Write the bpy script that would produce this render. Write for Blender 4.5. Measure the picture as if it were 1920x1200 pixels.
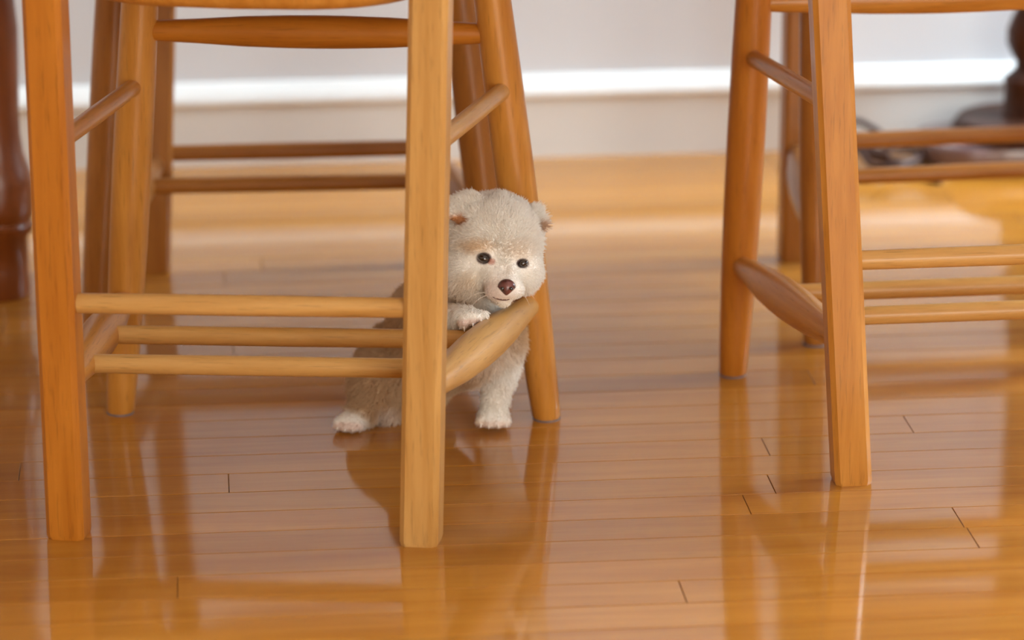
import bpy, bmesh, math, random
import numpy as np
from mathutils import Vector, Matrix

random.seed(7)
rng = np.random.default_rng(11)
scene = bpy.context.scene
COL = scene.collection
for o in list(bpy.data.objects):
    bpy.data.objects.remove(o)

# ------------------------------------------------------------------ camera
FPX, PITCH, CAMH = 7200.0, math.radians(15.5), 1.03
PSI, RHO = math.radians(4.7), 0.0085
CT, ST = math.cos(PITCH), math.sin(PITCH)


def rot(p):
    x, y, z = p
    return np.array([x * math.cos(PSI) + y * math.sin(PSI), -x * math.sin(PSI) + y * math.cos(PSI), z])


CAM = np.array([0, 0, CAMH])
FWD = rot((0, CT, -ST))
RIGHT0, DOWN0 = rot((1, 0, 0)), rot((0, -ST, -CT))
RIGHT = RIGHT0 + RHO * DOWN0
DOWN = DOWN0 - RHO * RIGHT0


def ray(x, y):
    return FWD + RIGHT * ((x - 960) / FPX) + DOWN * ((y - 600) / FPX)


def on_floor(x, y, z=0.0):
    d = ray(x, y)
    return CAM + d * ((z - CAMH) / d[2])


def at_dist(x, y, dist):            # point on the pixel's ray at this ground distance ahead of the camera
    d = ray(x, y)
    g = rot((0, 1, 0))
    return CAM + d * (dist / float(d @ g))


def at_plane_y(x, y, wy):
    d = ray(x, y)
    return CAM + d * (wy / d[1])


def gdist(p):
    return float(np.array(p) @ rot((0, 1, 0)))


cam_data = bpy.data.cameras.new('camera')
cam = bpy.data.objects.new('camera', cam_data)
COL.objects.link(cam)
r, u, b = Vector(RIGHT).normalized(), Vector(-DOWN).normalized(), Vector(-FWD).normalized()
cam.matrix_world = Matrix(((r.x, u.x, b.x, 0), (r.y, u.y, b.y, 0), (r.z, u.z, b.z, CAMH), (0, 0, 0, 1)))
cam_data.sensor_width = 36
cam_data.lens = 36 * FPX / 1920
cam_data.dof.use_dof = True
cam_data.dof.focus_distance = 3.30
cam_data.dof.aperture_fstop = 4.0
scene.camera = cam

# ------------------------------------------------------------------ light and exposure
scene.view_settings.view_transform = 'Standard'
scene.view_settings.look = 'None'
scene.view_settings.gamma = 1
scene.view_settings.exposure = 0.15
scene.view_settings.use_curve_mapping = False
world = bpy.data.worlds.new('world')
scene.world = world
world.use_nodes = True
bgn = world.node_tree.nodes['Background']
bgn.inputs[0].default_value = (0.75, 0.87, 1.0, 1)
bgn.inputs[1].default_value = 1.0

ROOM_X0, ROOM_X1, ROOM_Y0, ROOM_Y1, ROOM_H = -2.6, 2.9, -2.2, 4.43, 2.55
WIN_R = (3.45, 4.4, 0.9, 2.45)        # y0, y1, z0, z1 of the glazed door in the right wall
WIN_F = (0.1, 2.7, 0.3, 1.8)        # x0, x1, z0, z1 of the window behind the camera


def area(name, loc, rotation, sx, sy, power, color):
    l = bpy.data.lights.new(name, 'AREA')
    l.shape = 'RECTANGLE'
    l.size, l.size_y, l.energy, l.color = sx, sy, power, color
    o = bpy.data.objects.new(name, l)
    COL.objects.link(o)
    o.location = loc
    o.rotation_euler = rotation
    return o


area('daylight_right', (ROOM_X1 + 0.14, (WIN_R[0] + WIN_R[1]) / 2, (WIN_R[2] + WIN_R[3]) / 2),
     (0, math.radians(90), 0), WIN_R[3] - WIN_R[2], WIN_R[1] - WIN_R[0], 290, (0.76, 0.91, 1.0))
area('daylight_behind', ((WIN_F[0] + WIN_F[1]) / 2, ROOM_Y0 - 0.14, (WIN_F[2] + WIN_F[3]) / 2),
     (math.radians(90), 0, 0), WIN_F[1] - WIN_F[0], WIN_F[3] - WIN_F[2], 140, (1.0, 0.93, 0.82))


# ------------------------------------------------------------------ materials
def new_mat(name):
    m = bpy.data.materials.new(name)
    m.use_nodes = True
    nt = m.node_tree
    bs = nt.nodes['Principled BSDF']
    return m, nt, bs


def ramp_node(nt, stops):
    n = nt.nodes.new('ShaderNodeValToRGB')
    e = n.color_ramp.elements
    while len(e) < len(stops):
        e.new(0.5)
    for k, (p, c) in enumerate(stops):
        e[k].position = p
        e[k].color = (*c, 1)
    return n


def wood_mat(name, dark, light, rough=0.4, coat=0.25, stretch=(70, 70, 5), pores=0.25, coat_rough=0.2, vary=0.0, spec=0.3):
    m, nt, bs = new_mat(name)
    L = nt.links
    tc = nt.nodes.new('ShaderNodeTexCoord')
    oi = nt.nodes.new('ShaderNodeObjectInfo')
    mp = nt.nodes.new('ShaderNodeMapping')
    mp.inputs['Scale'].default_value = stretch
    sc = nt.nodes.new('ShaderNodeVectorMath')
    sc.operation = 'SCALE'
    cb = nt.nodes.new('ShaderNodeCombineXYZ')
    for k in range(3):
        L.new(oi.outputs['Random'], cb.inputs[k])
    sc.inputs['Scale'].default_value = 37.0
    L.new(cb.outputs[0], sc.inputs[0])
    L.new(sc.outputs[0], mp.inputs['Location'])
    L.new(tc.outputs['Object'], mp.inputs['Vector'])
    n1 = nt.nodes.new('ShaderNodeTexNoise')
    n1.inputs['Scale'].default_value = 1.0
    n1.inputs['Detail'].default_value = 5
    n1.inputs['Roughness'].default_value = 0.55
    n1.inputs['Distortion'].default_value = 0.6
    L.new(mp.outputs[0], n1.inputs['Vector'])
    rp = ramp_node(nt, [(0.28, dark), (0.72, light)])
    L.new(n1.outputs['Fac'], rp.inputs[0])
    col = rp.outputs[0]
    if vary:
        hv = nt.nodes.new('ShaderNodeHueSaturation')
        mr = nt.nodes.new('ShaderNodeMapRange')
        mr.inputs['To Min'].default_value = 1 - vary
        mr.inputs['To Max'].default_value = 1 + vary
        L.new(oi.outputs['Random'], mr.inputs['Value'])
        L.new(mr.outputs[0], hv.inputs['Value'])
        L.new(col, hv.inputs['Color'])
        col = hv.outputs[0]
    # fine pores and small worn specks
    mp2 = nt.nodes.new('ShaderNodeMapping')
    mp2.inputs['Scale'].default_value = tuple(v * 7 for v in stretch)
    L.new(tc.outputs['Object'], mp2.inputs['Vector'])
    n2 = nt.nodes.new('ShaderNodeTexNoise')
    n2.inputs['Scale'].default_value = 1.0
    n2.inputs['Detail'].default_value = 2
    L.new(mp2.outputs[0], n2.inputs['Vector'])
    r2 = ramp_node(nt, [(0.25, (1 - pores,) * 3), (0.42, (1, 1, 1))])
    L.new(n2.outputs['Fac'], r2.inputs[0])
    mx = nt.nodes.new('ShaderNodeMix')
    mx.data_type = 'RGBA'
    mx.blend_type = 'MULTIPLY'
    mx.inputs[0].default_value = 1.0
    L.new(col, mx.inputs[6])
    L.new(r2.outputs[0], mx.inputs[7])
    L.new(mx.outputs[2], bs.inputs['Base Color'])
    bs.inputs['Roughness'].default_value = rough
    bs.inputs['Specular IOR Level'].default_value = spec
    bs.inputs['Coat Weight'].default_value = coat
    bs.inputs['Coat Roughness'].default_value = coat_rough
    bp = nt.nodes.new('ShaderNodeBump')
    bp.inputs['Strength'].default_value = 0.06
    bp.inputs['Distance'].default_value = 0.001
    L.new(n2.outputs['Fac'], bp.inputs['Height'])
    L.new(bp.outputs[0], bs.inputs['Normal'])
    return m


def plain_mat(name, color, rough=0.6, coat=0.0, noise=0.04, nscale=8.0):
    m, nt, bs = new_mat(name)
    tc = nt.nodes.new('ShaderNodeTexCoord')
    n = nt.nodes.new('ShaderNodeTexNoise')
    n.inputs['Scale'].default_value = nscale
    n.inputs['Detail'].default_value = 3
    nt.links.new(tc.outputs['Object'], n.inputs['Vector'])
    rp = ramp_node(nt, [(0.3, tuple(v * (1 - noise) for v in color)), (0.7, tuple(min(1, v * (1 + noise)) for v in color))])
    nt.links.new(n.outputs['Fac'], rp.inputs[0])
    nt.links.new(rp.outputs[0], bs.inputs['Base Color'])
    bs.inputs['Roughness'].default_value = rough
    bs.inputs['Coat Weight'].default_value = coat
    return m


M_CHAIR = wood_mat('chair_wood', (0.46, 0.178, 0.022), (0.63, 0.285, 0.052), rough=0.42, coat=0.25)
M_CHAIR_PALE = wood_mat('chair_wood_pale', (0.50, 0.25, 0.060), (0.66, 0.38, 0.125), rough=0.42, coat=0.25)
M_CHAIR_SHADED = wood_mat('chair_wood_shaded', (0.30, 0.105, 0.013), (0.43, 0.17, 0.028), rough=0.42, coat=0.25)  # under-table shade put into the wood colour of the wall-side chairs
M_CHAIR_RED_SHADED = wood_mat('chair_wood_red_shaded', (0.42, 0.135, 0.010), (0.56, 0.205, 0.022), rough=0.42, coat=0.2)  # redder wood; shade on the stretcher and front legs put into its colour
M_TABLE = wood_mat('table_wood', (0.17, 0.042, 0.008), (0.27, 0.072, 0.014), rough=0.35, coat=0.4)
M_FLOOR = wood_mat('floor_wood', (0.39, 0.139, 0.009), (0.50, 0.210, 0.025), rough=0.5, coat=0.95, coat_rough=0.07,
                   stretch=(3.5, 45, 45), pores=0.12, vary=0.10, spec=0.1)
M_SUB = plain_mat('subfloor_dark', (0.10, 0.04, 0.012), 0.8)
M_WALL = plain_mat('wall_paint', (0.68, 0.705, 0.75), 0.75, noise=0.015, nscale=2)
M_TRIM = plain_mat('trim_paint', (0.82, 0.83, 0.83), 0.4, noise=0.01)
M_WARM = plain_mat('warm_wall_paint', (0.52, 0.40, 0.27), 0.8, noise=0.02, nscale=2)
M_BOARD = plain_mat('board_face', (0.72, 0.71, 0.69), 0.45, noise=0.01)  # baseboard face, slightly darker and warmer than the cap
M_CEIL = plain_mat('ceiling_paint', (0.82, 0.80, 0.78), 0.85, noise=0.01)
M_DARK = wood_mat('dark_wood', (0.035, 0.012, 0.006), (0.075, 0.024, 0.012), rough=0.5, coat=0.1, spec=0.2)
M_MAUVE = plain_mat('plinth_sheen', (0.20, 0.13, 0.13), 0.25, coat=0.4)  # mauve plinth tone; light reflected off its top put into the colour
M_CABLE = plain_mat('cable_rubber', (0.055, 0.022, 0.016), 0.5)
M_PLUG = plain_mat('white_plastic', (0.75, 0.72, 0.66), 0.35)
M_FELT = plain_mat('grey_felt', (0.20, 0.17, 0.19), 0.95, noise=0.3, nscale=200)


# ------------------------------------------------------------------ object helpers
def link(name, me, mat=None, parent=None, smooth=False):
    o = bpy.data.objects.new(name, me)
    COL.objects.link(o)
    if mat:
        me.materials.append(mat)
    if parent:
        o.parent = parent
    if smooth:
        me.polygons.foreach_set('use_smooth', [True] * len(me.polygons))
    return o


def empty(name, loc, label, cat, group=None, rz=0.0):
    o = bpy.data.objects.new(name, None)
    COL.objects.link(o)
    o.location = loc
    o.rotation_euler = (0, 0, rz)
    o.empty_display_size = 0.05
    tag(o, label, cat, group)
    return o


def tag(o, label=None, cat=None, group=None, kind=None):
    if label:
        o['label'] = label
    if cat:
        o['category'] = cat
    if group:
        o['group'] = group
    if kind:
        o['kind'] = kind
    return o


def mesh(name, verts, faces):
    me = bpy.data.meshes.new(name)
    me.from_pydata([tuple(map(float, v)) for v in verts], [], faces)
    me.update()
    return me


def boxes_mesh(name, boxes, bevel=0.0):
    bm = bmesh.new()
    for (x0, x1, y0, y1, z0, z1) in boxes:
        r_ = bmesh.ops.create_cube(bm, size=1)
        bmesh.ops.scale(bm, verts=r_['verts'], vec=(x1 - x0, y1 - y0, z1 - z0))
        bmesh.ops.translate(bm, verts=r_['verts'], vec=((x0 + x1) / 2, (y0 + y1) / 2, (z0 + z1) / 2))
    if bevel:
        bmesh.ops.bevel(bm, geom=bm.edges[:], offset=bevel, segments=2, affect='EDGES', profile=0.5)
    me = bpy.data.meshes.new(name)
    bm.to_mesh(me)
    bm.free()
    return me


def loft(name, rings, cap=True):
    n = len(rings[0])
    verts = [v for rg in rings for v in rg]
    faces = []
    for i in range(len(rings) - 1):
        for j in range(n):
            a, b_ = i * n + j, i * n + (j + 1) % n
            faces.append((a, b_, b_ + n, a + n))
    if cap:
        faces.append(tuple(reversed(range(n))))
        faces.append(tuple(range((len(rings) - 1) * n, len(rings) * n)))
    return mesh(name, verts, faces)


def circle(cx, cy, z, rad, n=24):
    return [(cx + rad * math.cos(2 * math.pi * k / n), cy + rad * math.sin(2 * math.pi * k / n), z) for k in range(n)]


def lathe_mesh(name, prof, n=28):
    return loft(name, [circle(0, 0, z, rad, n) for z, rad in prof])


def sharp_caps(me, angle=0.6):
    me.polygons.foreach_set('use_smooth', [True] * len(me.polygons))
    try:
        me.set_sharp_from_angle(angle=angle)
    except Exception:
        pass


def rod(name, a, b, prof, mat, parent, n=24, inv=None):
    """lathe part between world points a and b; prof = [(fraction, radius)]"""
    a, b = Vector([float(v) for v in a]), Vector([float(v) for v in b])
    d = b - a
    me = lathe_mesh(name, [(t * d.length, rad) for t, rad in prof], n)
    sharp_caps(me, 0.9)
    o = link(name, me, mat)
    q = d.to_track_quat('Z', 'Y')
    mw = Matrix.Translation(a) @ q.to_matrix().to_4x4()
    o.parent = parent
    o.matrix_local = (inv if inv is not None else Matrix.Identity(4)) @ mw
    return o


# ------------------------------------------------------------------ room
floor = link('floor', boxes_mesh('floor', [(ROOM_X0, ROOM_X1, ROOM_Y0, ROOM_Y1, -0.06, -0.012)]), M_SUB)
tag(floor, 'polished honey coloured strip wood floor', None, None, 'structure')

PITCHW, GAP, EGAP = 0.0537, 0.0011, 0.0006
ROW0 = float(on_floor(960, 942)[1])
joints_px = [(429, 907), (1437, 840), (1446, 906), (1796, 969), (1283, 1117), (333, 1105), (37, 884), (1395, 934)]
joints = {}
for jx, jy in joints_px:
    p = on_floor(jx, jy)
    joints.setdefault(math.floor((p[1] - ROW0) / PITCHW), []).append(float(p[0]))
PX0, PX1, PY0 = -0.95, 1.75, 2.42


def plank_verts(L, W, bev=0.0003):
    x, y = L / 2, W / 2
    xs, ys = x - bev, y - bev
    v = [(-x, -y, -0.012), (x, -y, -0.012), (x, y, -0.012), (-x, y, -0.012),
         (-x, -y, -bev), (x, -y, -bev), (x, y, -bev), (-x, y, -bev),
         (-xs, -ys, 0), (xs, -ys, 0), (xs, ys, 0), (-xs, ys, 0)]
    f = [(0, 1, 5, 4), (1, 2, 6, 5), (2, 3, 7, 6), (3, 0, 4, 7), (4, 5, 9, 8), (5, 6, 10, 9), (6, 7, 11, 10), (7, 4, 8, 11), (8, 9, 10, 11)]
    return v, f


stuff_v, stuff_f = [], []


def stuff_plank(x0, x1, y0, y1):
    v, f = plank_verts(x1 - x0, y1 - y0)
    n = len(stuff_v)
    stuff_v.extend([(a + (x0 + x1) / 2, b_ + (y0 + y1) / 2, c_) for a, b_, c_ in v])
    stuff_f.extend([tuple(k + n for k in q) for q in f])


n_planks = 0
row_lo = math.floor((ROOM_Y0 - ROW0) / PITCHW) + 1
row_hi = math.floor((ROOM_Y1 - 0.02 - ROW0) / PITCHW)
for row in range(row_lo, row_hi + 1):
    y0 = ROW0 + row * PITCHW + GAP / 2
    y1 = min(y0 + PITCHW - GAP, ROOM_Y1 - 0.001)
    cuts = sorted(joints.get(row, []))
    if not cuts:
        cuts = [PX0 + random.uniform(0.0, 1.0)]
    while cuts[0] > ROOM_X0:
        cuts.insert(0, cuts[0] - random.uniform(0.75, 1.6))
    while cuts[-1] < ROOM_X1:
        cuts.append(cuts[-1] + random.uniform(0.75, 1.6))
    cuts = [min(max(c_, ROOM_X0), ROOM_X1) for c_ in cuts]
    for x0, x1 in zip(cuts[:-1], cuts[1:]):
        if x1 - x0 < 0.02:
            continue
        x0 += EGAP / 2
        x1 -= EGAP / 2
        if y1 > PY0 and x1 > PX0 and x0 < PX1:
            v, f = plank_verts(x1 - x0, y1 - y0)
            o = link('plank', mesh('plank', v, f), M_FLOOR, floor)
            o.location = ((x0 + x1) / 2, (y0 + y1) / 2, 0)
            n_planks += 1
        else:
            stuff_plank(x0, x1, y0, y1)
rest = link('floorboards', mesh('floorboards', stuff_v, stuff_f), M_FLOOR, floor)
rest['kind'] = 'stuff'
print('planks', n_planks)

T = 0.12
wall_back = link('wall_back', boxes_mesh('wall_back', [(ROOM_X0, ROOM_X1, ROOM_Y1, ROOM_Y1 + T, 0, ROOM_H)]), M_WALL)
tag(wall_back, kind='structure')
wall_left = link('wall_left', boxes_mesh('wall_left', [(ROOM_X0 - T, ROOM_X0, ROOM_Y0, ROOM_Y1, 0, ROOM_H)]), M_WARM)
tag(wall_left, kind='structure')
y0, y1, z0, z1 = WIN_R
wall_right = link('wall_right', boxes_mesh('wall_right', [
    (ROOM_X1, ROOM_X1 + T, ROOM_Y0, y0, 0, ROOM_H), (ROOM_X1, ROOM_X1 + T, y1, ROOM_Y1, 0, ROOM_H),
    (ROOM_X1, ROOM_X1 + T, y0, y1, 0, z0), (ROOM_X1, ROOM_X1 + T, y0, y1, z1, ROOM_H)]), M_WALL)
tag(wall_right, kind='structure')
w2 = link('window_1', boxes_mesh('window_1', [
    (ROOM_X1 + .02, ROOM_X1 + .08, y0, y0 + .06, z0, z1), (ROOM_X1 + .02, ROOM_X1 + .08, y1 - .06, y1, z0, z1),
    (ROOM_X1 + .02, ROOM_X1 + .08, y0, y1, z0, z0 + .06), (ROOM_X1 + .02, ROOM_X1 + .08, y0, y1, z1 - .06, z1),
    (ROOM_X1 + .02, ROOM_X1 + .08, (y0 + y1) / 2 - .03, (y0 + y1) / 2 + .03, z0, z1)]), M_TRIM)
tag(w2, kind='structure')
x0, x1, z0, z1 = WIN_F
wall_front = link('wall_front', boxes_mesh('wall_front', [
    (ROOM_X0, x0, ROOM_Y0 - T, ROOM_Y0, 0, ROOM_H), (x1, ROOM_X1, ROOM_Y0 - T, ROOM_Y0, 0, ROOM_H),
    (x0, x1, ROOM_Y0 - T, ROOM_Y0, 0, z0), (x0, x1, ROOM_Y0 - T, ROOM_Y0, z1, ROOM_H)]), M_WARM)
tag(wall_front, kind='structure')
w3 = link('window_2', boxes_mesh('window_2', [
    (x0, x0 + .06, ROOM_Y0 - .08, ROOM_Y0 - .02, z0, z1), (x1 - .06, x1, ROOM_Y0 - .08, ROOM_Y0 - .02, z0, z1),
    (x0, x1, ROOM_Y0 - .08, ROOM_Y0 - .02, z0, z0 + .06), (x0, x1, ROOM_Y0 - .08, ROOM_Y0 - .02, z1 - .06, z1),
    ((x0 + x1) / 2 - .03, (x0 + x1) / 2 + .03, ROOM_Y0 - .08, ROOM_Y0 - .02, z0, z1)]), M_TRIM)
tag(w3, kind='structure')
ceiling = link('ceiling', boxes_mesh('ceiling', [(ROOM_X0 - T, ROOM_X1 + T, ROOM_Y0 - T, ROOM_Y1 + T, ROOM_H, ROOM_H + .1)]), M_CEIL)
tag(ceiling, kind='structure')

# baseboard with a sloped cap moulding
board_prof = [(0, 0.0), (0.014, 0.0), (0.014, 0.0715), (0.013, 0.0725), (0, 0.0725)]
cap_prof = [(0, 0.0725), (0.0168, 0.0725), (0.0182, 0.0745), (0.0182, 0.0785), (0.0160, 0.083), (0.0115, 0.089), (0.007, 0.0935), (0.0035, 0.097), (0, 0.098)]


def baseboard(name, p0, p1, inward):
    parent = None
    for nm, pr_, mt in ((name, board_prof, M_BOARD), ('cap_moulding', cap_prof, M_TRIM)):
        rings = [[(p[0] + inward[0] * d, p[1] + inward[1] * d, z) for d, z in pr_] for p in (p0, p1)]
        o = link(nm, loft(nm, rings), mt, parent)
        if parent is None:
            tag(o, kind='structure')
            parent = o
    return parent


baseboard('baseboard_back', (ROOM_X1, ROOM_Y1), (ROOM_X0, ROOM_Y1), (0, -1))
baseboard('baseboard_left', (ROOM_X0, ROOM_Y1 - .02), (ROOM_X0, ROOM_Y0), (1, 0))


# ------------------------------------------------------------------ chairs
def lerp(a, b, t):
    return np.array(a) * (1 - t) + np.array(b) * t


SEAT_Z = 0.453


def make_chair(label, legs, spec, group):
    """legs: {rl, rr, fl, fr: (floor point, top point at the seat)} in world coordinates; the front is where the bulbous rung is"""
    base = sum(np.array(legs[k][0]) for k in legs) / 4
    fwd = (np.array(legs['fl'][0]) + legs['fr'][0] - legs['rl'][0] - np.array(legs['rr'][0]))[:2]
    yaw = math.atan2(-fwd[0], fwd[1])
    SZ = spec.get('seat_z', SEAT_Z)
    WOOD = spec.get('wood', M_CHAIR)
    PALE = spec.get('pale', {})
    root = empty('dining_chair', (base[0], base[1], 0), label, 'chair', group, yaw)
    mw = Matrix.Translation((base[0], base[1], 0)) @ Matrix.Rotation(yaw, 4, 'Z')
    inv = mw.inverted()

    def loc(p):
        return np.array(inv @ Vector([float(v) for v in p]))

    ax = {k: (loc(legs[k][0]), loc(legs[k][1])) for k in legs}

    def at(k, z):
        a, b_ = ax[k]
        return lerp(a, b_, (z - a[2]) / (b_[2] - a[2]))

    wr_, dr_ = 0.0162, 0.0155       # half sizes of the square rear legs
    for k in ('rl', 'rr'):
        rings = []
        o0 = at(k, 0)
        zs = [0.0, 0.004, 0.10, 0.20, 0.30, 0.40, SEAT_Z + 0.01, 0.50, 0.60, 0.72, 0.84, 0.90, 0.905]
        for z in zs:
            c_ = at(k, z)
            back = -0.00 if z < 0.47 else -0.55 * (z - 0.47) ** 1.5
            grow = 0.94 if z == 0 else (0.80 if z > 0.902 else 1.0)
            hx, hy = wr_ * grow * (1.0 - 0.15 * max(0, (z - 0.5))), dr_ * grow
            ch = 0.0042
            pts = [(-hx + ch, -hy), (hx - ch, -hy), (hx, -hy + ch), (hx, hy - ch), (hx - ch, hy), (-hx + ch, hy), (-hx, hy - ch), (-hx, -hy + ch)]
            rings.append([(c_[0] - o0[0] + px, c_[1] - o0[1] + py + back, z) for px, py in pts])
        me = loft('leg', rings)
        sharp_caps(me, 0.5)
        o = link('leg', me, PALE.get(k, WOOD), root)
        o.location = (o0[0], o0[1], 0)
    for k in ('fl', 'fr'):
        o0 = at(k, 0)
        rings = []
        for z, rad in [(0.0012, 0.0118), (0.004, 0.0130), (0.03, 0.0142), (0.09, 0.0162), (0.16, 0.0176), (0.24, 0.0180), (0.32, 0.0176), (0.40, 0.0165), (SZ + 0.012, 0.0155)]:
            c_ = at(k, z)
            rings.append(circle(c_[0] - o0[0], c_[1] - o0[1], z, rad * spec.get('fat', 1.0), 28))
        me = loft('leg', rings)
        sharp_caps(me, 0.7)
        o = link('leg', me, PALE.get(k, WOOD), root)
        o.location = (o0[0], o0[1], 0)
        g = link('glide', lathe_mesh('glide', [(0, 0.0125), (0.0014, 0.0128)], 20), M_FELT, o)
        g.location = (0, 0, 0)
        tag(g, 'grey felt glide')
    R = lambda nm, a, b_, pf, m_=None: rod(nm, a, b_, pf, m_ or WOOD, root)
    even = lambda rad: [(0, rad * .9), (0.04, rad), (0.5, rad * 1.06), (0.96, rad), (1, rad * .9)]
    bulb = lambda r0, r1: [(0, r0), (0.05, r0), (0.07, r0 * 1.06), (0.16, r0 + .32 * (r1 - r0)), (0.30, r0 + .78 * (r1 - r0)), (0.42, r1 * .985), (0.5, r1),
                           (0.58, r1 * .985), (0.70, r0 + .78 * (r1 - r0)), (0.84, r0 + .32 * (r1 - r0)), (0.93, r0 * 1.06), (0.95, r0), (1, r0)]
    # rear rung, upper side rungs, bulbous side stretchers, cross rungs, bulbous front stretcher
    R('rung', at('rl', spec['rear_z']), at('rr', spec['rear_z']), even(0.0084), PALE.get('x'))
    sides = {}
    for s in 'lr':
        R('side_rung', at('r' + s, 0.333), at('f' + s, 0.311), even(0.0078), PALE.get(s))
        a, b_ = at('r' + s, spec['str_z'][0]), at('f' + s, spec['str_z'][1])
        R('stretcher', a, b_, bulb(0.0100, 0.0178), PALE.get(s))
        sides[s] = (a, b_)
    for t in spec['cross']:
        R('cross_rung', lerp(*sides['l'], t), lerp(*sides['r'], t), even(0.0082), PALE.get('x'))
    R('stretcher', at('fl', 0.362), at('fr', 0.362), bulb(0.0092, 0.0150), PALE.get('f'))
    # seat: a rounded slab, back edge bowed out, dished top
    ctr_r = (at('rl', SZ) + at('rr', SZ)) / 2
    ctr_f = (at('fl', SZ) + at('fr', SZ)) / 2
    half_r = abs(at('rr', SZ)[0] - at('rl', SZ)[0]) / 2 - 0.004
    out = []
    nseg = 40
    yb, yf = ctr_r[1] - 0.006, ctr_f[1] + 0.045
    for k in range(nseg):
        a = 2 * math.pi * k / nseg
        ca, sa = math.cos(a), math.sin(a)
        px = math.copysign(abs(ca) ** 0.42, ca)
        py = math.copysign(abs(sa) ** 0.42, sa)
        tt = (py + 1) / 2
        hx = (half_r - .012) * (1 - tt) + 0.205 * tt
        x = px * hx
        y = yb + tt * (yf - yb)
        if py < 0:
            y -= 0.016 * (1 - px * px) * (-py)
        out.append((ctr_r[0] * (1 - tt) + ctr_f[0] * tt + x, y))
    cx_, cy_ = (ctr_r[0] + ctr_f[0]) / 2, (yb + yf) / 2
    rings = []
    for z, sc_ in [(SZ - 0.004, 0.90), (SZ - 0.002, 0.965), (SZ + 0.004, 0.99), (SZ + 0.016, 1.0), (SZ + 0.028, 0.985), (SZ + 0.034, 0.95), (SZ + 0.030, 0.75), (SZ + 0.024, 0.4)]:
        rings.append([(cx_ + (x - cx_) * sc_, cy_ + (y - cy_) * sc_, z) for x, y in out])
    me = loft('seat', rings)
    sharp_caps(me, 0.8)
    link('seat', me, WOOD, root)
    # ladder back
    for z in (0.53, 0.63, 0.73, 0.84):
        a, b_ = at('rl', z), at('rr', z)
        back = -0.55 * (z - 0.47) ** 1.5
        rings = []
        for q in range(9):
            t = q / 8
            c_ = lerp(a, b_, t)
            bow = -0.022 * (1 - (2 * t - 1) ** 2) + back
            hh = 0.022 + 0.008 * (1 - (2 * t - 1) ** 2)
            rings.append([(c_[0], c_[1] + bow + dy, z + dz) for dy, dz in ((-.005, -hh), (.005, -hh), (.006, 0), (.005, hh), (-.005, hh), (-.006, 0))])
        me = loft('back_slat', rings)
        sharp_caps(me, 0.6)
        link('back_slat', me, WOOD, root)
    return root


def leg(base_px, top_px, rake=0.0):
    """leg from its foot's pixel; the top pixel gives the lean, at the foot's distance plus rake"""
    a = on_floor(*base_px)
    b_ = at_dist(*top_px, gdist(a) + rake)
    t = (SEAT_Z - 0) / b_[2]
    return a, a + (b_ - a) * t


def shifted(l, vec, lean=(0, 0)):
    a, b_ = l
    v = np.array([vec[0], vec[1], 0])
    return a + v, b_ + v + np.array([lean[0], lean[1], 0])


G = 'farmhouse chairs around the table'
A = dict(rl=leg((130, 1003), (85, 3)), rr=leg((790, 1016), (808, 3)), fl=leg((226, 774), (262, 3), -.012), fr=leg((1025, 785), (924, 3), -.012))
make_chair('honey wood chair that the white puppy sits beneath', A,
           dict(rear_z=0.2015, str_z=(0.1285, 0.1105), cross=(0.255, 0.575), pale=dict(rr=M_CHAIR_PALE, r=M_CHAIR_PALE, rl=M_CHAIR_RED_SHADED, f=M_CHAIR_RED_SHADED, x=M_CHAIR_PALE)), G)


def mirror_chair(left, which, yaw, rear_w=0.293, front_w=0.394, rear_top=0.315, front_top=0.318):
    """the hidden side's legs from the visible side's"""
    ux, uy = math.cos(yaw), math.sin(yaw)
    rr_, ff_ = left
    sgn = 1 if which == 'l' else -1
    ux, uy = ux * sgn, uy * sgn

    def opp(l, w, wt):
        a, b_ = l
        d = (b_ - a)[:2]
        along = d[0] * ux + d[1] * uy
        perp = d - np.array([ux, uy]) * along
        a2 = a + np.array([ux * w, uy * w, 0])
        b2 = a2 + np.array([perp[0] - ux * along, perp[1] - uy * along, b_[2]])
        return a2, b2
    return opp(rr_, rear_w, rear_top), opp(ff_, front_w, front_top)


B_rl, B_fl = leg((1596, 902), (1555, 3)), leg((1374, 703), (1413, 3), -.012)
B_rr, B_fr = mirror_chair((B_rl, B_fl), 'l', math.radians(1.4))
make_chair('honey wood chair with nothing under it, beside the one sheltering the puppy', dict(rl=B_rl, rr=B_rr, fl=B_fl, fr=B_fr),
           dict(rear_z=0.198, str_z=(0.125, 0.1105), cross=(0.30, 0.60), pale=dict(fl=M_CHAIR_RED_SHADED, fr=M_CHAIR_RED_SHADED, x=M_CHAIR_PALE)), G)
C = dict(rr=leg((291, 508), (300, 10)), fr=leg((179, 664), (211, 30), .012), fl=leg((941, 655), (862, 3), .012), rl=leg((806, 496), (814, 10)))
make_chair('shade-darkened brown chair tucked in on the wall side of the table, behind the puppy', C,
           dict(rear_z=0.127, str_z=(0.118, 0.112), cross=(0.32,), seat_z=0.388, wood=M_CHAIR_SHADED), G)  # unseen seat set low to block the wall's reflection in the floor
D_rr, D_fr = leg((1489, 486), (1499, 20)), leg((1529, 645), (1530, 20), .012)
D_rl, D_fl = mirror_chair((D_rr, D_fr), 'r', math.radians(-177))
make_chair('shade-darkened brown chair on the wall side of the table, in front of dark pedestal', dict(rr=D_rr, fr=D_fr, rl=D_rl, fl=D_fl),
           dict(rear_z=0.127, str_z=(0.118, 0.112), cross=(0.36,), seat_z=0.388, fat=0.9, wood=M_CHAIR_SHADED), G)  # this unseen seat is lowered too, to cut the floor reflection

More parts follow.
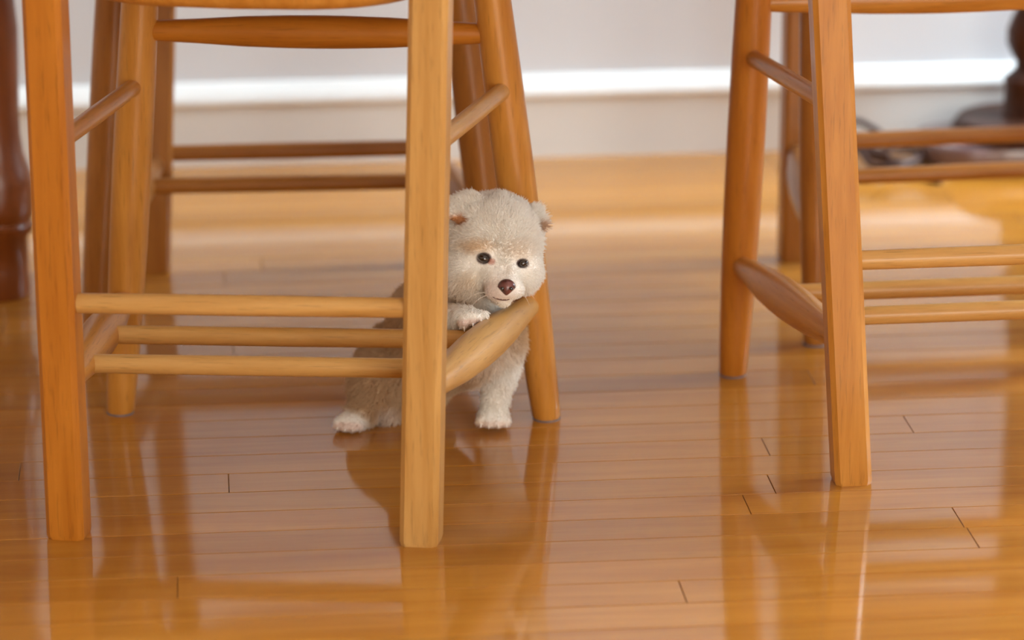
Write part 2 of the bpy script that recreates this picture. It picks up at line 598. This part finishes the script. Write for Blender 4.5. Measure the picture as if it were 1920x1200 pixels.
# ------------------------------------------------------------------ table
far_leg = on_floor(3, 553)
tyaw = math.radians(-2)
tx, ty = np.array([math.cos(tyaw), math.sin(tyaw)]), np.array([-math.sin(tyaw), math.cos(tyaw)])
TL, TW = 1.7, 0.62
tc_ = far_leg[:2] + tx * TL / 2 - ty * TW / 2
table = empty('dining_table', (tc_[0], tc_[1], 0), 'large red brown wooden table on thick turned legs', 'table', None, tyaw)
me = boxes_mesh('tabletop', [(-TL / 2 - .10, TL / 2 + .10, -TW / 2 - .04, TW / 2 + .04, 0.735, 0.765)], 0.008)
link('tabletop', me, M_TABLE, table)
me = boxes_mesh('apron', [(-TL / 2, TL / 2, -TW / 2 - .01, -TW / 2 + .012, .64, .735), (-TL / 2, TL / 2, TW / 2 - .012, TW / 2 + .01, .64, .735),
                          (-TL / 2 - .01, -TL / 2 + .012, -TW / 2, TW / 2, .64, .735), (TL / 2 - .012, TL / 2 + .01, -TW / 2, TW / 2, .64, .735)])
link('apron', me, M_TABLE, table)
tprof = [(0, .0285), (.003, .030), (.03, .0292), (.064, .0296), (.068, .0345), (.076, .0362), (.079, .0335), (.082, .0335), (.085, .0365),
         (.095, .0375), (.107, .0380), (.122, .0370), (.136, .0335), (.150, .0290), (.170, .0265), (.200, .0262), (.235, .0275), (.28, .0285),
         (.315, .0255), (.34, .0215), (.36, .021), (.375, .028), (.39, .030), (.405, .025), (.43, .0235), (.50, .033), (.56, .037), (.60, .033), (.615, .028), (.62, .037), (.735, .037)]
tme = lathe_mesh('leg', tprof, 40)
sharp_caps(tme, 0.9)
for sx in (-1, 1):
    for sy in (-1, 1):
        o = link('leg', tme, M_TABLE if not tme.materials else None, table)
        o.location = (sx * TL / 2, sy * TW / 2, 0)

# ------------------------------------------------------------------ dark pedestal by the wall, with a cable
PC = at_plane_y(1932, 292, 4.325)
ped = empty('pedestal_stand', (PC[0], 4.325, 0), 'dark turned pedestal on a low plinth by the white wall', 'pedestal')


def slab(name, hx, hy, z0, z1, rad, mat, parent):
    pts = []
    for cx_, cy_, a0 in ((hx - rad, hy - rad, 0), (-hx + rad, hy - rad, 90), (-hx + rad, -hy + rad, 180), (hx - rad, -hy + rad, 270)):
        for q in range(7):
            a = math.radians(a0 + q * 15)
            pts.append((cx_ + rad * math.cos(a), cy_ + rad * math.sin(a)))
    rings = []
    for z, k in ((z0, .985), (z0 + .003, 1), (z1 - .004, 1), (z1, .975)):
        rings.append([(x * k, y * k, z) for x, y in pts])
    me = loft(name, rings)
    sharp_caps(me, 0.6)
    return link(name, me, mat, parent)


slab('plinth', 0.135, 0.075, 0.012, 0.034, 0.06, M_MAUVE, ped)
slab('plinth_rim', 0.127, 0.070, 0.004, 0.014, 0.06, M_DARK, ped)
for sx in (-1, 1):
    for sy in (-1, 1):
        o = link('foot', lathe_mesh('foot', [(0, .008), (.003, .012), (.007, .011), (.010, .008)], 20), M_PLUG if sy < 0 else M_DARK, ped, True)
        o.location = (sx * 0.112, sy * 0.052, 0)
me = lathe_mesh('base_disc', [(.034, .090), (.038, .094), (.046, .092), (.054, .086), (.056, .07)], 40)
sharp_caps(me, .7)
link('base_disc', me, M_DARK, ped)
me = lathe_mesh('column', [(.054, .038), (.060, .034), (.090, .032), (.100, .034), (.104, .030), (.112, .021), (.120, .020), (.130, .026), (.142, .031), (.158, .031), (.172, .026), (.182, .021), (.19, .024),
                           (.24, .021), (.40, .024), (.55, .030), (.60, .022), (.64, .022), (.645, .034)], 36)
sharp_caps(me, .7)
link('column', me, M_DARK, ped)
me = lathe_mesh('top', [(.645, .05), (.655, .08), (.662, .095), (.675, .095), (.680, .09)], 48)
sharp_caps(me, .7)
link('top', me, M_DARK, ped)


def tube(name, pts, rad, mat, parent=None, n=10):
    pts = [Vector(p) for p in pts]
    # Catmull-Rom resample
    dense = []
    for i in range(len(pts) - 1):
        p0, p1, p2, p3 = pts[max(i - 1, 0)], pts[i], pts[i + 1], pts[min(i + 2, len(pts) - 1)]
        for q in range(6):
            t = q / 6
            dense.append(0.5 * ((2 * p1) + (p2 - p0) * t + (2 * p0 - 5 * p1 + 4 * p2 - p3) * t * t + (3 * p1 - p0 - 3 * p2 + p3) * t ** 3))
    dense.append(pts[-1])
    rings = []
    for i, p in enumerate(dense):
        d = (dense[min(i + 1, len(dense) - 1)] - dense[max(i - 1, 0)]).normalized()
        a = d.cross(Vector((0, 0, 1)))
        a = a.normalized() if a.length > 1e-4 else Vector((1, 0, 0))
        b_ = d.cross(a).normalized()
        rr_ = rad(i / (len(dense) - 1)) if callable(rad) else rad
        rings.append([tuple(p + a * (rr_ * math.cos(2 * math.pi * k / n)) + b_ * (rr_ * math.sin(2 * math.pi * k / n))) for k in range(n)])
    me = loft(name, rings)
    sharp_caps(me, 1.0)
    return link(name, me, mat, parent)


cb0 = at_plane_y(1672, 300, 4.28)
cable = empty('power_cable', (cb0[0], 4.28, 0), 'dark looped cable lying on the floor beside the pedestal', 'cable')
pts = []
for k in range(15):
    a = math.radians(-40 + k * 45)
    rr_ = 0.034 + 0.004 * math.sin(k * 2.1)
    pts.append((0.002 * (k - 7) + rr_ * math.cos(a), rr_ * 0.9 * math.sin(a) + .012, 0.0045 + 0.0035 * k * 0.45 + (0.012 if k in (4, 5, 12) else 0)))
pts = [(0.045, -0.06, .004), (0.04, -0.045, .004)] + pts + [(-.045, .05, .03), (-.03, .09, .045), (0.0, .10, .03), (.02, .09, .012)]
tube('cord', pts, 0.0038, M_CABLE, cable)

# ------------------------------------------------------------------ puppy
HEADW = at_dist(928, 450, 3.30)
D0 = float((HEADW - CAM) @ FWD)
UNIT = D0 / FPX                                  # metres per picture unit at the head


def pup(v):
    """(x, y, t): x right, y down, t towards the viewer, in units of UNIT around the head -> world"""
    v = np.atleast_2d(np.asarray(v, float))
    d = D0 - v[:, 2] * UNIT
    return CAM + (FWD + RIGHT * ((v[:, 0:1] - 960) / FPX) + DOWN * ((v[:, 1:2] - 600) / FPX)) * d[:, None]


prims = []


def ell(c_, r_, k, tilt=0.0, yaw=0.0):
    prims.append(('e', np.array(c_, float), np.array(r_, float), k, tilt, yaw))


def cap(a, b_, ra, rb, k):
    prims.append(('c', np.array(a, float), np.array(b_, float), float(ra), float(rb), k))


# torso, from the chest back to the rump
ell((893, 640, -150), (70, 78, 72), 0)
ell((878, 560, -90), (64, 72, 66), 45)
ell((818, 665, -205), (72, 72, 78), 45)
ell((802, 592, -195), (70, 66, 68), 45)
ell((748, 682, -262), (78, 76, 76), 40)
# standing foreleg
cap((948, 632, -150), (936, 705, -172), 36, 27, 25)
cap((936, 705, -172), (926, 768, -196), 27, 23, 16)
ell((925, 786, -190), (30, 14, 27), 12)
for q, (x, y, t) in enumerate([(902, 791, -172), (917, 793, -166), (934, 793, -166), (948, 791, -172)]):
    cap((917 + q * 5, 783, -190), (x, y, t), 11, 9.5, 5)
# raised foreleg laid on the rung
cap((838, 622, -60), (846, 604, 30), 40, 25, 25)
cap((846, 604, 30), (871, 596, 92), 24, 19, 14)
ell((882, 594, 104), (24, 13, 22), 10)
for q, (x, y, t) in enumerate([(870, 608, 120), (884, 602, 118), (898, 595, 112), (907, 590, 104)]):
    cap((872 + q * 6, 593, 104), (x, y, t), 9, 8.2, 3)
# hind leg seen, hind leg behind
ell((706, 718, -222), (50, 56, 46), 22)
cap((700, 745, -215), (672, 783, -200), 34, 22, 16)
ell((655, 792, -186), (28, 15, 26), 10)
for q, (x, y, t) in enumerate([(634, 797, -172), (647, 800, -166), (661, 801, -165), (673, 799, -170)]):
    cap((645 + q * 7, 790, -185), (x, y, t), 10, 9, 5)
cap((815, 725, -290), (800, 752, -262), 30, 18, 18)
# tail
cap((770, 735, -255), (728, 778, -222), 24, 17, 14)
# head
ell((928, 446, 0), (84, 84, 82), 34)
ell((930, 432, 22), (66, 60, 58), 20)
ell((980, 505, 14), (35, 44, 48), 22)
ell((878, 515, 18), (44, 48, 52), 22)
cap((934, 506, 48), (947, 538, 86), 42, 24, 18)
ell((962, 543, 74), (20, 17, 22), 9)
ell((933, 546, 78), (22, 17, 22), 9)
cap((938, 548, 52), (944, 562, 74), 22, 13, 9)
# brow ridges
ell((904, 466, 62), (22, 12, 16), 12)
ell((976, 474, 50), (18, 12, 14), 12)
# ears: folded flaps
ell((872, 386, 44), (35, 23, 13), 4, tilt=-0.30)
ell((858, 400, 54), (22, 14, 8), 3, tilt=0.25)
ell((888, 397, 60), (15, 11, 7), 3, tilt=-0.6)
ell((1001, 403, 0), (15, 17, 14), 8, tilt=0.5)
ell((1015, 415, 6), (13, 11, 7), 5, tilt=0.5)


def sd(P, pr):
    if pr[0] == 'e':
        q = P - pr[1]
        a = pr[4]
        if a:
            ca, sa = math.cos(a), math.sin(a)
            q = np.stack([q[..., 0] * ca + q[..., 1] * sa, -q[..., 0] * sa + q[..., 1] * ca, q[..., 2]], -1)
        r_ = pr[2]
        k0 = np.sqrt(((q / r_) ** 2).sum(-1))
        k1 = np.sqrt(((q / (r_ * r_)) ** 2).sum(-1)) + 1e-9
        return k0 * (k0 - 1) / k1
    a, b_, ra, rb = pr[1:5]
    ab = b_ - a
    t = np.clip(((P - a) @ ab) / (ab @ ab), 0, 1)
    return np.sqrt(((P - a - t[..., None] * ab) ** 2).sum(-1)) - (ra + (rb - ra) * t)


def field(P):
    f = None
    for pr in prims:
        d = sd(P, pr)
        if f is None:
            f = d
        else:
            k = max(pr[-3] if pr[0] == 'e' else pr[-1], 1e-3)
            h_ = np.clip(0.5 + 0.5 * (f - d) / k, 0, 1)
            f = f * (1 - h_) + d * h_ - k * h_ * (1 - h_)
    # eye sockets and the stop between the eyes
    for (c_, rad, k) in SOCKETS:
        d = rad - np.sqrt(((P - c_) ** 2).sum(-1))
        h_ = np.clip(0.5 - 0.5 * (f - d) / k, 0, 1)
        f = f * (1 - h_) + d * h_ + k * h_ * (1 - h_)
    return f


SOCKETS = []


def surf_t(x, y, hi=190, lo=-60):
    ts = np.arange(hi, lo, -0.5)
    P = np.stack([np.full_like(ts, x), np.full_like(ts, y), ts], -1)
    f = field(P)
    i = np.argmax(f < 0)
    return float(ts[i])


EYES = [(907.0, 484.5, 12.5), (980.0, 494.0, 10.5)]
eye_t = [surf_t(x, y) for x, y, _ in EYES]
SOCKETS.append((np.array([943, 480, surf_t(943, 480) + 34]), 40.0, 10))
for (x, y, rad), t in zip(EYES, eye_t):
    SOCKETS.append((np.array([x, y, t + 6]), rad * 0.9, 7))

VOX = 3.0
lo = np.array([600, 335, -360.0])
hi = np.array([1050, 830, 150.0])
nx, ny, nz = [int(v) for v in np.ceil((hi - lo) / VOX)]
gx, gy, gz = [lo[k] + VOX * np.arange(n) for k, n in enumerate((nx, ny, nz))]
vals = np.empty((nx, ny, nz), np.float32)
for i0 in range(0, nx, 16):
    P = np.stack(np.meshgrid(gx[i0:i0 + 16], gy, gz, indexing='ij'), -1)
    vals[i0:i0 + 16] = field(P)


def surface_nets(v):
    n0, n1, n2 = v.shape
    corner = [(a, b_, c_) for a in (0, 1) for b_ in (0, 1) for c_ in (0, 1)]
    sl = lambda a, n: slice(a, n - 1 + a)
    cv = {c_: v[sl(c_[0], n0), sl(c_[1], n1), sl(c_[2], n2)] for c_ in corner}
    neg = sum((cv[c_] < 0).astype(np.int8) for c_ in corner)
    act = (neg > 0) & (neg < 8)
    ids = np.argwhere(act)
    idx = -np.ones(act.shape, np.int64)
    idx[act] = np.arange(len(ids))
    acc = np.zeros((len(ids), 3))
    cnt = np.zeros(len(ids))
    for ca in corner:
        for ax in range(3):
            if ca[ax]:
                continue
            cb = list(ca)
            cb[ax] = 1
            va, vb = cv[ca][act], cv[tuple(cb)][act]
            m = (va < 0) != (vb < 0)
            t = va[m] / (va[m] - vb[m])
            p = np.tile(np.array(ca, float), (m.sum(), 1))
            p[:, ax] += t
            acc[m] += p
            cnt[m] += 1
    verts = ids + acc / cnt[:, None]
    faces = []
    for ax in range(3):
        o1, o2 = [(1, 2), (2, 0), (0, 1)][ax]
        a = np.moveaxis(v, (ax, o1, o2), (0, 1, 2))
        ix = np.moveaxis(idx, (ax, o1, o2), (0, 1, 2))
        s0, s1 = a[:-1, 1:-1, 1:-1] < 0, a[1:, 1:-1, 1:-1] < 0
        e = np.argwhere(s0 != s1)
        flip = s0[tuple(e.T)]
        i, j, k = e[:, 0], e[:, 1] + 1, e[:, 2] + 1
        q = np.stack([ix[i, j - 1, k - 1], ix[i, j, k - 1], ix[i, j, k], ix[i, j - 1, k]], -1)
        q[~flip] = q[~flip][:, ::-1]
        faces.append(q)
    return verts, np.concatenate(faces)


pv, pf = surface_nets(vals)
pv = lo + pv * VOX
# relax a little
for _ in range(2):
    acc = np.zeros_like(pv)
    cnt = np.zeros(len(pv))
    for a, b_ in ((0, 1), (1, 2), (2, 3), (3, 0)):
        np.add.at(acc, pf[:, a], pv[pf[:, b_]])
        np.add.at(cnt, pf[:, a], 1)
    pv = 0.5 * pv + 0.5 * acc / cnt[:, None]


def grad(P, e=1.0):
    g = np.stack([field(P + np.eye(3)[k] * e) - field(P - np.eye(3)[k] * e) for k in range(3)], -1)
    return g / (np.linalg.norm(g, axis=1, keepdims=True) + 1e-9)


def blob(P, c_, r_, soft=1.0):
    d = np.sqrt((((P - np.array(c_)) / np.array(r_)) ** 2).sum(1))
    return np.clip((1.25 - d) / (0.5 * soft), 0, 1)


NOSE = np.array([950.0, 540.0, 0])
NOSE[2] = surf_t(950, 540)


def pup_color(P):
    n = len(P)
    col = np.tile(np.array([0.97, 0.94, 0.89]), (n, 1))

    def mix(mask, c_, amt=1.0):
        m = (mask * amt)[:, None]
        col[:] = col * (1 - m) + np.array(c_) * m
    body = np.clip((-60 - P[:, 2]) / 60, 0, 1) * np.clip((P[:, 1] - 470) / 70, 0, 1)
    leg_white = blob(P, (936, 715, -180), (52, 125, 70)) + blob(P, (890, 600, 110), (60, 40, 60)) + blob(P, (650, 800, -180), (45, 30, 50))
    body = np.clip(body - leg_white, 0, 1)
    mix(body, (0.64, 0.43, 0.22), 0.85)  # tan fur, deepened by shade put into the colour
    mix(blob(P, (868, 560, 10), (50, 40, 90), 2), (0.74, 0.54, 0.33), 0.6)          # cream throat
    mix(blob(P, (895, 462, 60), (36, 15, 60), 2), (0.74, 0.53, 0.30), 0.75)         # tan brows
    mix(blob(P, (972, 470, 50), (34, 22, 60), 2), (0.74, 0.57, 0.40), 0.40)
    mix(blob(P, (880, 525, 60), (24, 20, 60), 2), (0.78, 0.62, 0.42), 0.45)
    mix(blob(P, (860, 413, 52), (22, 11, 26), 1.2), (0.58, 0.27, 0.10), 0.95)        # ear linings
    mix(blob(P, (1018, 424, 12), (13, 9, 20), 1.2), (0.50, 0.28, 0.14), 0.8)
    mix(blob(P, (930, 545, 95), (34, 22, 40), 1.5), (0.74, 0.58, 0.52), 0.55)       # pink muzzle
    mix(blob(P, (944, 520, 105), (26, 26, 40), 1.5), (0.90, 0.84, 0.78), 0.7)       # white blaze
    mix(blob(P, (892, 606, 122), (42, 9, 25), 1.2), (0.78, 0.52, 0.42), 0.5)        # pink toes
    mix(blob(P, (650, 800, -165), (34, 9, 25), 1.2), (0.74, 0.50, 0.42), 0.5)
    mix(blob(P, (925, 796, -165), (34, 7, 25), 1.2), (0.78, 0.56, 0.46), 0.4)
    mix(blob(P, (724, 780, -215), (26, 26, 40), 1.5), (0.84, 0.74, 0.66), 0.8)
    for (x, y, rad), t in zip(EYES, eye_t):
        mix(blob(P, (x, y, t), (rad * 1.05, rad * .80, 20), 0.5), (0.06, 0.025, 0.018), 0.95)
    mix(blob(P, (922, 491, eye_t[0] + 2), (7, 6, 14), 1.0), (0.55, 0.22, 0.14), 0.7)
    return col


pw = pup(pv)
pup_base = on_floor(860, 800)
puppy = empty('puppy', (pup_base[0], pup_base[1], 0), 'fluffy cream white puppy peeking out from under the chair, paw on rung', 'puppy')
OFF = np.array([pup_base[0], pup_base[1], 0])


def skin_material(name, rough, hair=False):
    m, nt, bs = new_mat(name)
    at_ = nt.nodes.new('ShaderNodeAttribute')
    at_.attribute_name = 'tint'
    n = nt.nodes.new('ShaderNodeTexNoise')
    n.inputs['Scale'].default_value = 220
    tcn = nt.nodes.new('ShaderNodeTexCoord')
    nt.links.new(tcn.outputs['Object'], n.inputs['Vector'])
    rp = ramp_node(nt, [(0.3, (0.96, 0.95, 0.94)), (0.7, (1, 1, 1))])
    nt.links.new(n.outputs['Fac'], rp.inputs[0])
    mx = nt.nodes.new('ShaderNodeMix')
    mx.data_type = 'RGBA'
    mx.blend_type = 'MULTIPLY'
    mx.inputs[0].default_value = 1
    nt.links.new(at_.outputs['Color'], mx.inputs[6])
    nt.links.new(rp.outputs[0], mx.inputs[7])
    nt.links.new(mx.outputs[2], bs.inputs['Base Color'])
    bs.inputs['Roughness'].default_value = rough
    bs.inputs['Specular IOR Level'].default_value = 0.2
    if hair:                                     # thin strands let light through
        tr = nt.nodes.new('ShaderNodeBsdfTranslucent')
        mxs = nt.nodes.new('ShaderNodeMixShader')
        mxs.inputs[0].default_value = 0.4
        nt.links.new(mx.outputs[2], tr.inputs['Color'])
        nt.links.new(bs.outputs[0], mxs.inputs[1])
        nt.links.new(tr.outputs[0], mxs.inputs[2])
        nt.links.new(mxs.outputs[0], nt.nodes['Material Output'].inputs['Surface'])
    return m


M_SKIN = skin_material('puppy_skin', 0.85)
M_FUR = skin_material('puppy_fur', 0.7, True)
me = bpy.data.meshes.new('body')
me.vertices.add(len(pw))
me.vertices.foreach_set('co', (pw - OFF).astype(np.float32).ravel())
me.loops.add(len(pf) * 4)
me.loops.foreach_set('vertex_index', pf.ravel().astype(np.int32))
me.polygons.add(len(pf))
me.polygons.foreach_set('loop_start', np.arange(0, len(pf) * 4, 4, dtype=np.int32))
me.update(calc_edges=True)
me.validate()
attr = me.color_attributes.new('tint', 'FLOAT_COLOR', 'POINT')
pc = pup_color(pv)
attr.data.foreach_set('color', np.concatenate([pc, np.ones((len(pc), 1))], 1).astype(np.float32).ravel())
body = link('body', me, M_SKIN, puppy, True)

# fur: strands as hair curves
tri = np.concatenate([pf[:, [0, 1, 2]], pf[:, [0, 2, 3]]])
a_, b_, c_ = pv[tri[:, 0]], pv[tri[:, 1]], pv[tri[:, 2]]
ar = 0.5 * np.linalg.norm(np.cross(b_ - a_, c_ - a_), axis=1)
N_HAIR = 85000
wgt = ar * np.where(a_[:, 2] > -70, 1.6, 1.0)
pick = rng.choice(len(tri), N_HAIR, p=wgt / wgt.sum())
r1, r2 = rng.random(N_HAIR), rng.random(N_HAIR)
sw = r1 + r2 > 1
r1[sw], r2[sw] = 1 - r1[sw], 1 - r2[sw]
root = a_[pick] + (b_ - a_)[pick] * r1[:, None] + (c_ - a_)[pick] * r2[:, None]
nor = grad(root)
L = np.full(N_HAIR, 15.0)
head = np.clip((root[:, 2] + 70) / 60, 0, 1) * (root[:, 1] < 590)
L = L * (1 - head) + 14.0 * head
L = L * (1 - 0.25 * blob(root, (930, 400, 50), (80, 60, 90), 1))
dn = np.linalg.norm((root - NOSE) * np.array([1, 1, 0.8]), axis=1)
L = np.minimum(L, 2.2 + np.clip(dn - 24, 0, None) * 0.12)
for (x, y, rad), t in zip(EYES, eye_t):
    de = np.sqrt(((root[:, 0] - x) / 1.15) ** 2 + ((root[:, 1] - y) / 0.85) ** 2 + ((root[:, 2] - t) * .6) ** 2)
    L = np.where(de < rad * 1.08, 0, np.minimum(L, 2.0 + np.clip(de - rad * 1.1, 0, None) * 0.25))
L = np.where(dn < 17, 0, L)
for c0, r0 in (((890, 606, 115), (38, 26, 40)), ((925, 792, -180), (44, 26, 45)), ((653, 796, -178), (40, 24, 40))):
    L = np.minimum(L, 15 - 11.5 * blob(root, c0, r0, 1.2))
L = np.minimum(L, 15 - 6 * blob(root, (932, 745, -185), (45, 70, 60), 1.2))
L = np.minimum(L, 15 - 10 * blob(root, (862, 414, 52), (26, 12, 30), 1.2))
L = L * (0.7 + 0.6 * rng.random(N_HAIR))
keep = L > 0.8
root, nor, L = root[keep], nor[keep], L[keep]
nh = len(root)
comb = root - np.array([944.0, 520, 95])
comb[:, 1] += 25
comb /= np.linalg.norm(comb, axis=1, keepdims=True)
comb -= (comb * nor).sum(1, keepdims=True) * nor
comb /= np.linalg.norm(comb, axis=1, keepdims=True) + 1e-6
clump = np.sin(root[:, [1, 2, 0]] * 0.13 + 1.7) * np.cos(root[:, [2, 0, 1]] * 0.11)
wob = clump * 0.35 + rng.normal(0, 0.22, (nh, 3))
grav = np.array([0, 0.18, -0.05])
d0 = nor * 0.75 + comb * 0.45 + wob * 0.5
d1 = nor * 0.35 + comb * 0.75 + wob * 0.9 + grav
d0 /= np.linalg.norm(d0, axis=1, keepdims=True)
d1 /= np.linalg.norm(d1, axis=1, keepdims=True)
pts_h = np.stack([root - nor * 1.0, root + d0 * L[:, None] * 0.33, root + (d0 * 0.55 + d1 * 0.45) * L[:, None] * 0.68, root + (d0 * 0.35 + d1 * 0.65) * L[:, None]], 1)
ph = pup(pts_h.reshape(-1, 3)) - OFF
cu = bpy.data.hair_curves.new('fur')
cu.add_curves([4] * nh)
cu.attributes['position'].data.foreach_set('vector', ph.astype(np.float32).ravel())
rad_a = cu.attributes.get('radius') or cu.attributes.new('radius', 'FLOAT', 'POINT')
rad_a.data.foreach_set('value', np.tile(np.array([0.62, 0.55, 0.4, 0.12]) * UNIT, nh).astype(np.float32))
ca_ = cu.attributes.new('tint', 'FLOAT_COLOR', 'CURVE')
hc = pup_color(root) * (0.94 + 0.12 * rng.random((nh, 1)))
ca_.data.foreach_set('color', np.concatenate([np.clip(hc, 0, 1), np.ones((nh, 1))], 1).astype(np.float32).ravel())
fur = bpy.data.objects.new('fur', cu)
COL.objects.link(fur)
cu.materials.append(M_FUR)
fur.parent = puppy
fur['kind'] = 'stuff'

M_EYE = plain_mat('eye_black', (0.012, 0.006, 0.005), 0.06, coat=1.0)
M_NOSE = plain_mat('nose_skin', (0.11, 0.036, 0.03), 0.35, coat=0.3, noise=0.8, nscale=120)
M_CLAW = plain_mat('claw', (0.88, 0.80, 0.72), 0.3, coat=0.3)
M_LIP = plain_mat('lip', (0.13, 0.05, 0.035), 0.5)


def pup_mesh(name, verts, faces, mat, smooth=True):
    me = mesh(name, pup(verts) - OFF, faces)
    return link(name, me, mat, puppy, smooth)


def sphere_data(c_, r_, tilt=0.0, nu=20, nv=14, shape=None):
    vs, fs = [], []
    for i in range(nv + 1):
        ph_ = math.pi * i / nv
        for j in range(nu):
            th = 2 * math.pi * j / nu
            q = [math.sin(ph_) * math.cos(th), math.cos(ph_), math.sin(ph_) * math.sin(th)]
            if shape:
                q = shape(q)
            x, y, z = q[0] * r_[0], q[1] * r_[1], q[2] * r_[2]
            x, y = x * math.cos(tilt) - y * math.sin(tilt), x * math.sin(tilt) + y * math.cos(tilt)
            vs.append((c_[0] + x, c_[1] + y, c_[2] + z))
    for i in range(nv):
        for j in range(nu):
            fs.append((i * nu + j, i * nu + (j + 1) % nu, (i + 1) * nu + (j + 1) % nu, (i + 1) * nu + j))
    return vs, fs


for (x, y, rad), t, tilt in zip(EYES, eye_t, (0.36, -0.36)):
    vs, fs = sphere_data((x, y, t - 5), (rad * 1.04, rad * 0.70, rad), tilt)
    e_ = pup_mesh('eye', vs, fs, M_EYE)
    tag(e_, 'glossy black eye')


def nose_shape(q):
    x, y, z = q
    w = 1.0 if y < 0 else 1.0 - 0.62 * y            # narrower towards the lip
    return [x * w, y, z * (1.0 - 0.15 * abs(x))]


vs, fs = sphere_data((950, 538.5, NOSE[2] - 3), (17, 15.5, 11.5), 0.05, 24, 16, nose_shape)
o = pup_mesh('nose', vs, fs, M_NOSE)
tag(o, 'pink and black nose')
for sx in (-1, 1):
    vs, fs = sphere_data((950 + sx * 8, 541, NOSE[2] + 5.5), (4.6, 3.4, 3.0), sx * 0.4, 12, 8)
    pup_mesh('nostril', vs, fs, M_EYE)
mouth = [(923, 556.5), (931, 559.5), (940, 561.5), (949, 562), (957, 560.5)]
mpts = [pup((x, y, surf_t(x, y) + 0.3))[0] - OFF for x, y in mouth]
mo = tube('mouth', mpts, lambda q: (0.7 + 1.3 * math.sin(math.pi * q)) * UNIT, M_LIP, puppy, 8)
claws = [((870, 613, 126), (871, 622, 130)), ((886, 607, 124), (888, 616, 128)), ((901, 600, 118), (905, 607, 122)), ((911, 594, 109), (916, 600, 112)),
         ((902, 795, -164), (901, 802, -161)), ((917, 797, -158), (916, 804, -157)), ((934, 797, -158), (935, 804, -157)), ((949, 795, -164), (951, 802, -161)),
         ((633, 801, -165), (630, 807, -164)), ((647, 804, -159), (645, 810, -160)), ((661, 805, -158), (660, 810, -160))]
for a, b_ in claws:
    pa, pb = pup([a, b_]) - OFF
    rod('claw', pa, pb, [(0, 2.3 * UNIT), (0.4, 1.9 * UNIT), (0.8, 1.1 * UNIT), (1, 0.3 * UNIT)], M_CLAW, puppy, 10)
for a, b_, c2 in [((912, 548), (890, 552), (868, 566)), ((914, 553), (896, 562), (880, 580)), ((972, 545), (988, 548), (1003, 560)), ((972, 550), (984, 556), (993, 572)), ((910, 543), (888, 542), (866, 548))]:
    t = surf_t(*a)
    tube('whisker', [pup((a[0], a[1], t))[0] - OFF, pup((b_[0], b_[1], t + 14))[0] - OFF, pup((c2[0], c2[1], t + 18))[0] - OFF],
         lambda q: (0.45 - 0.33 * q) * UNIT, M_CLAW, puppy, 6)
print('fur strands', nh, 'body verts', len(pv))
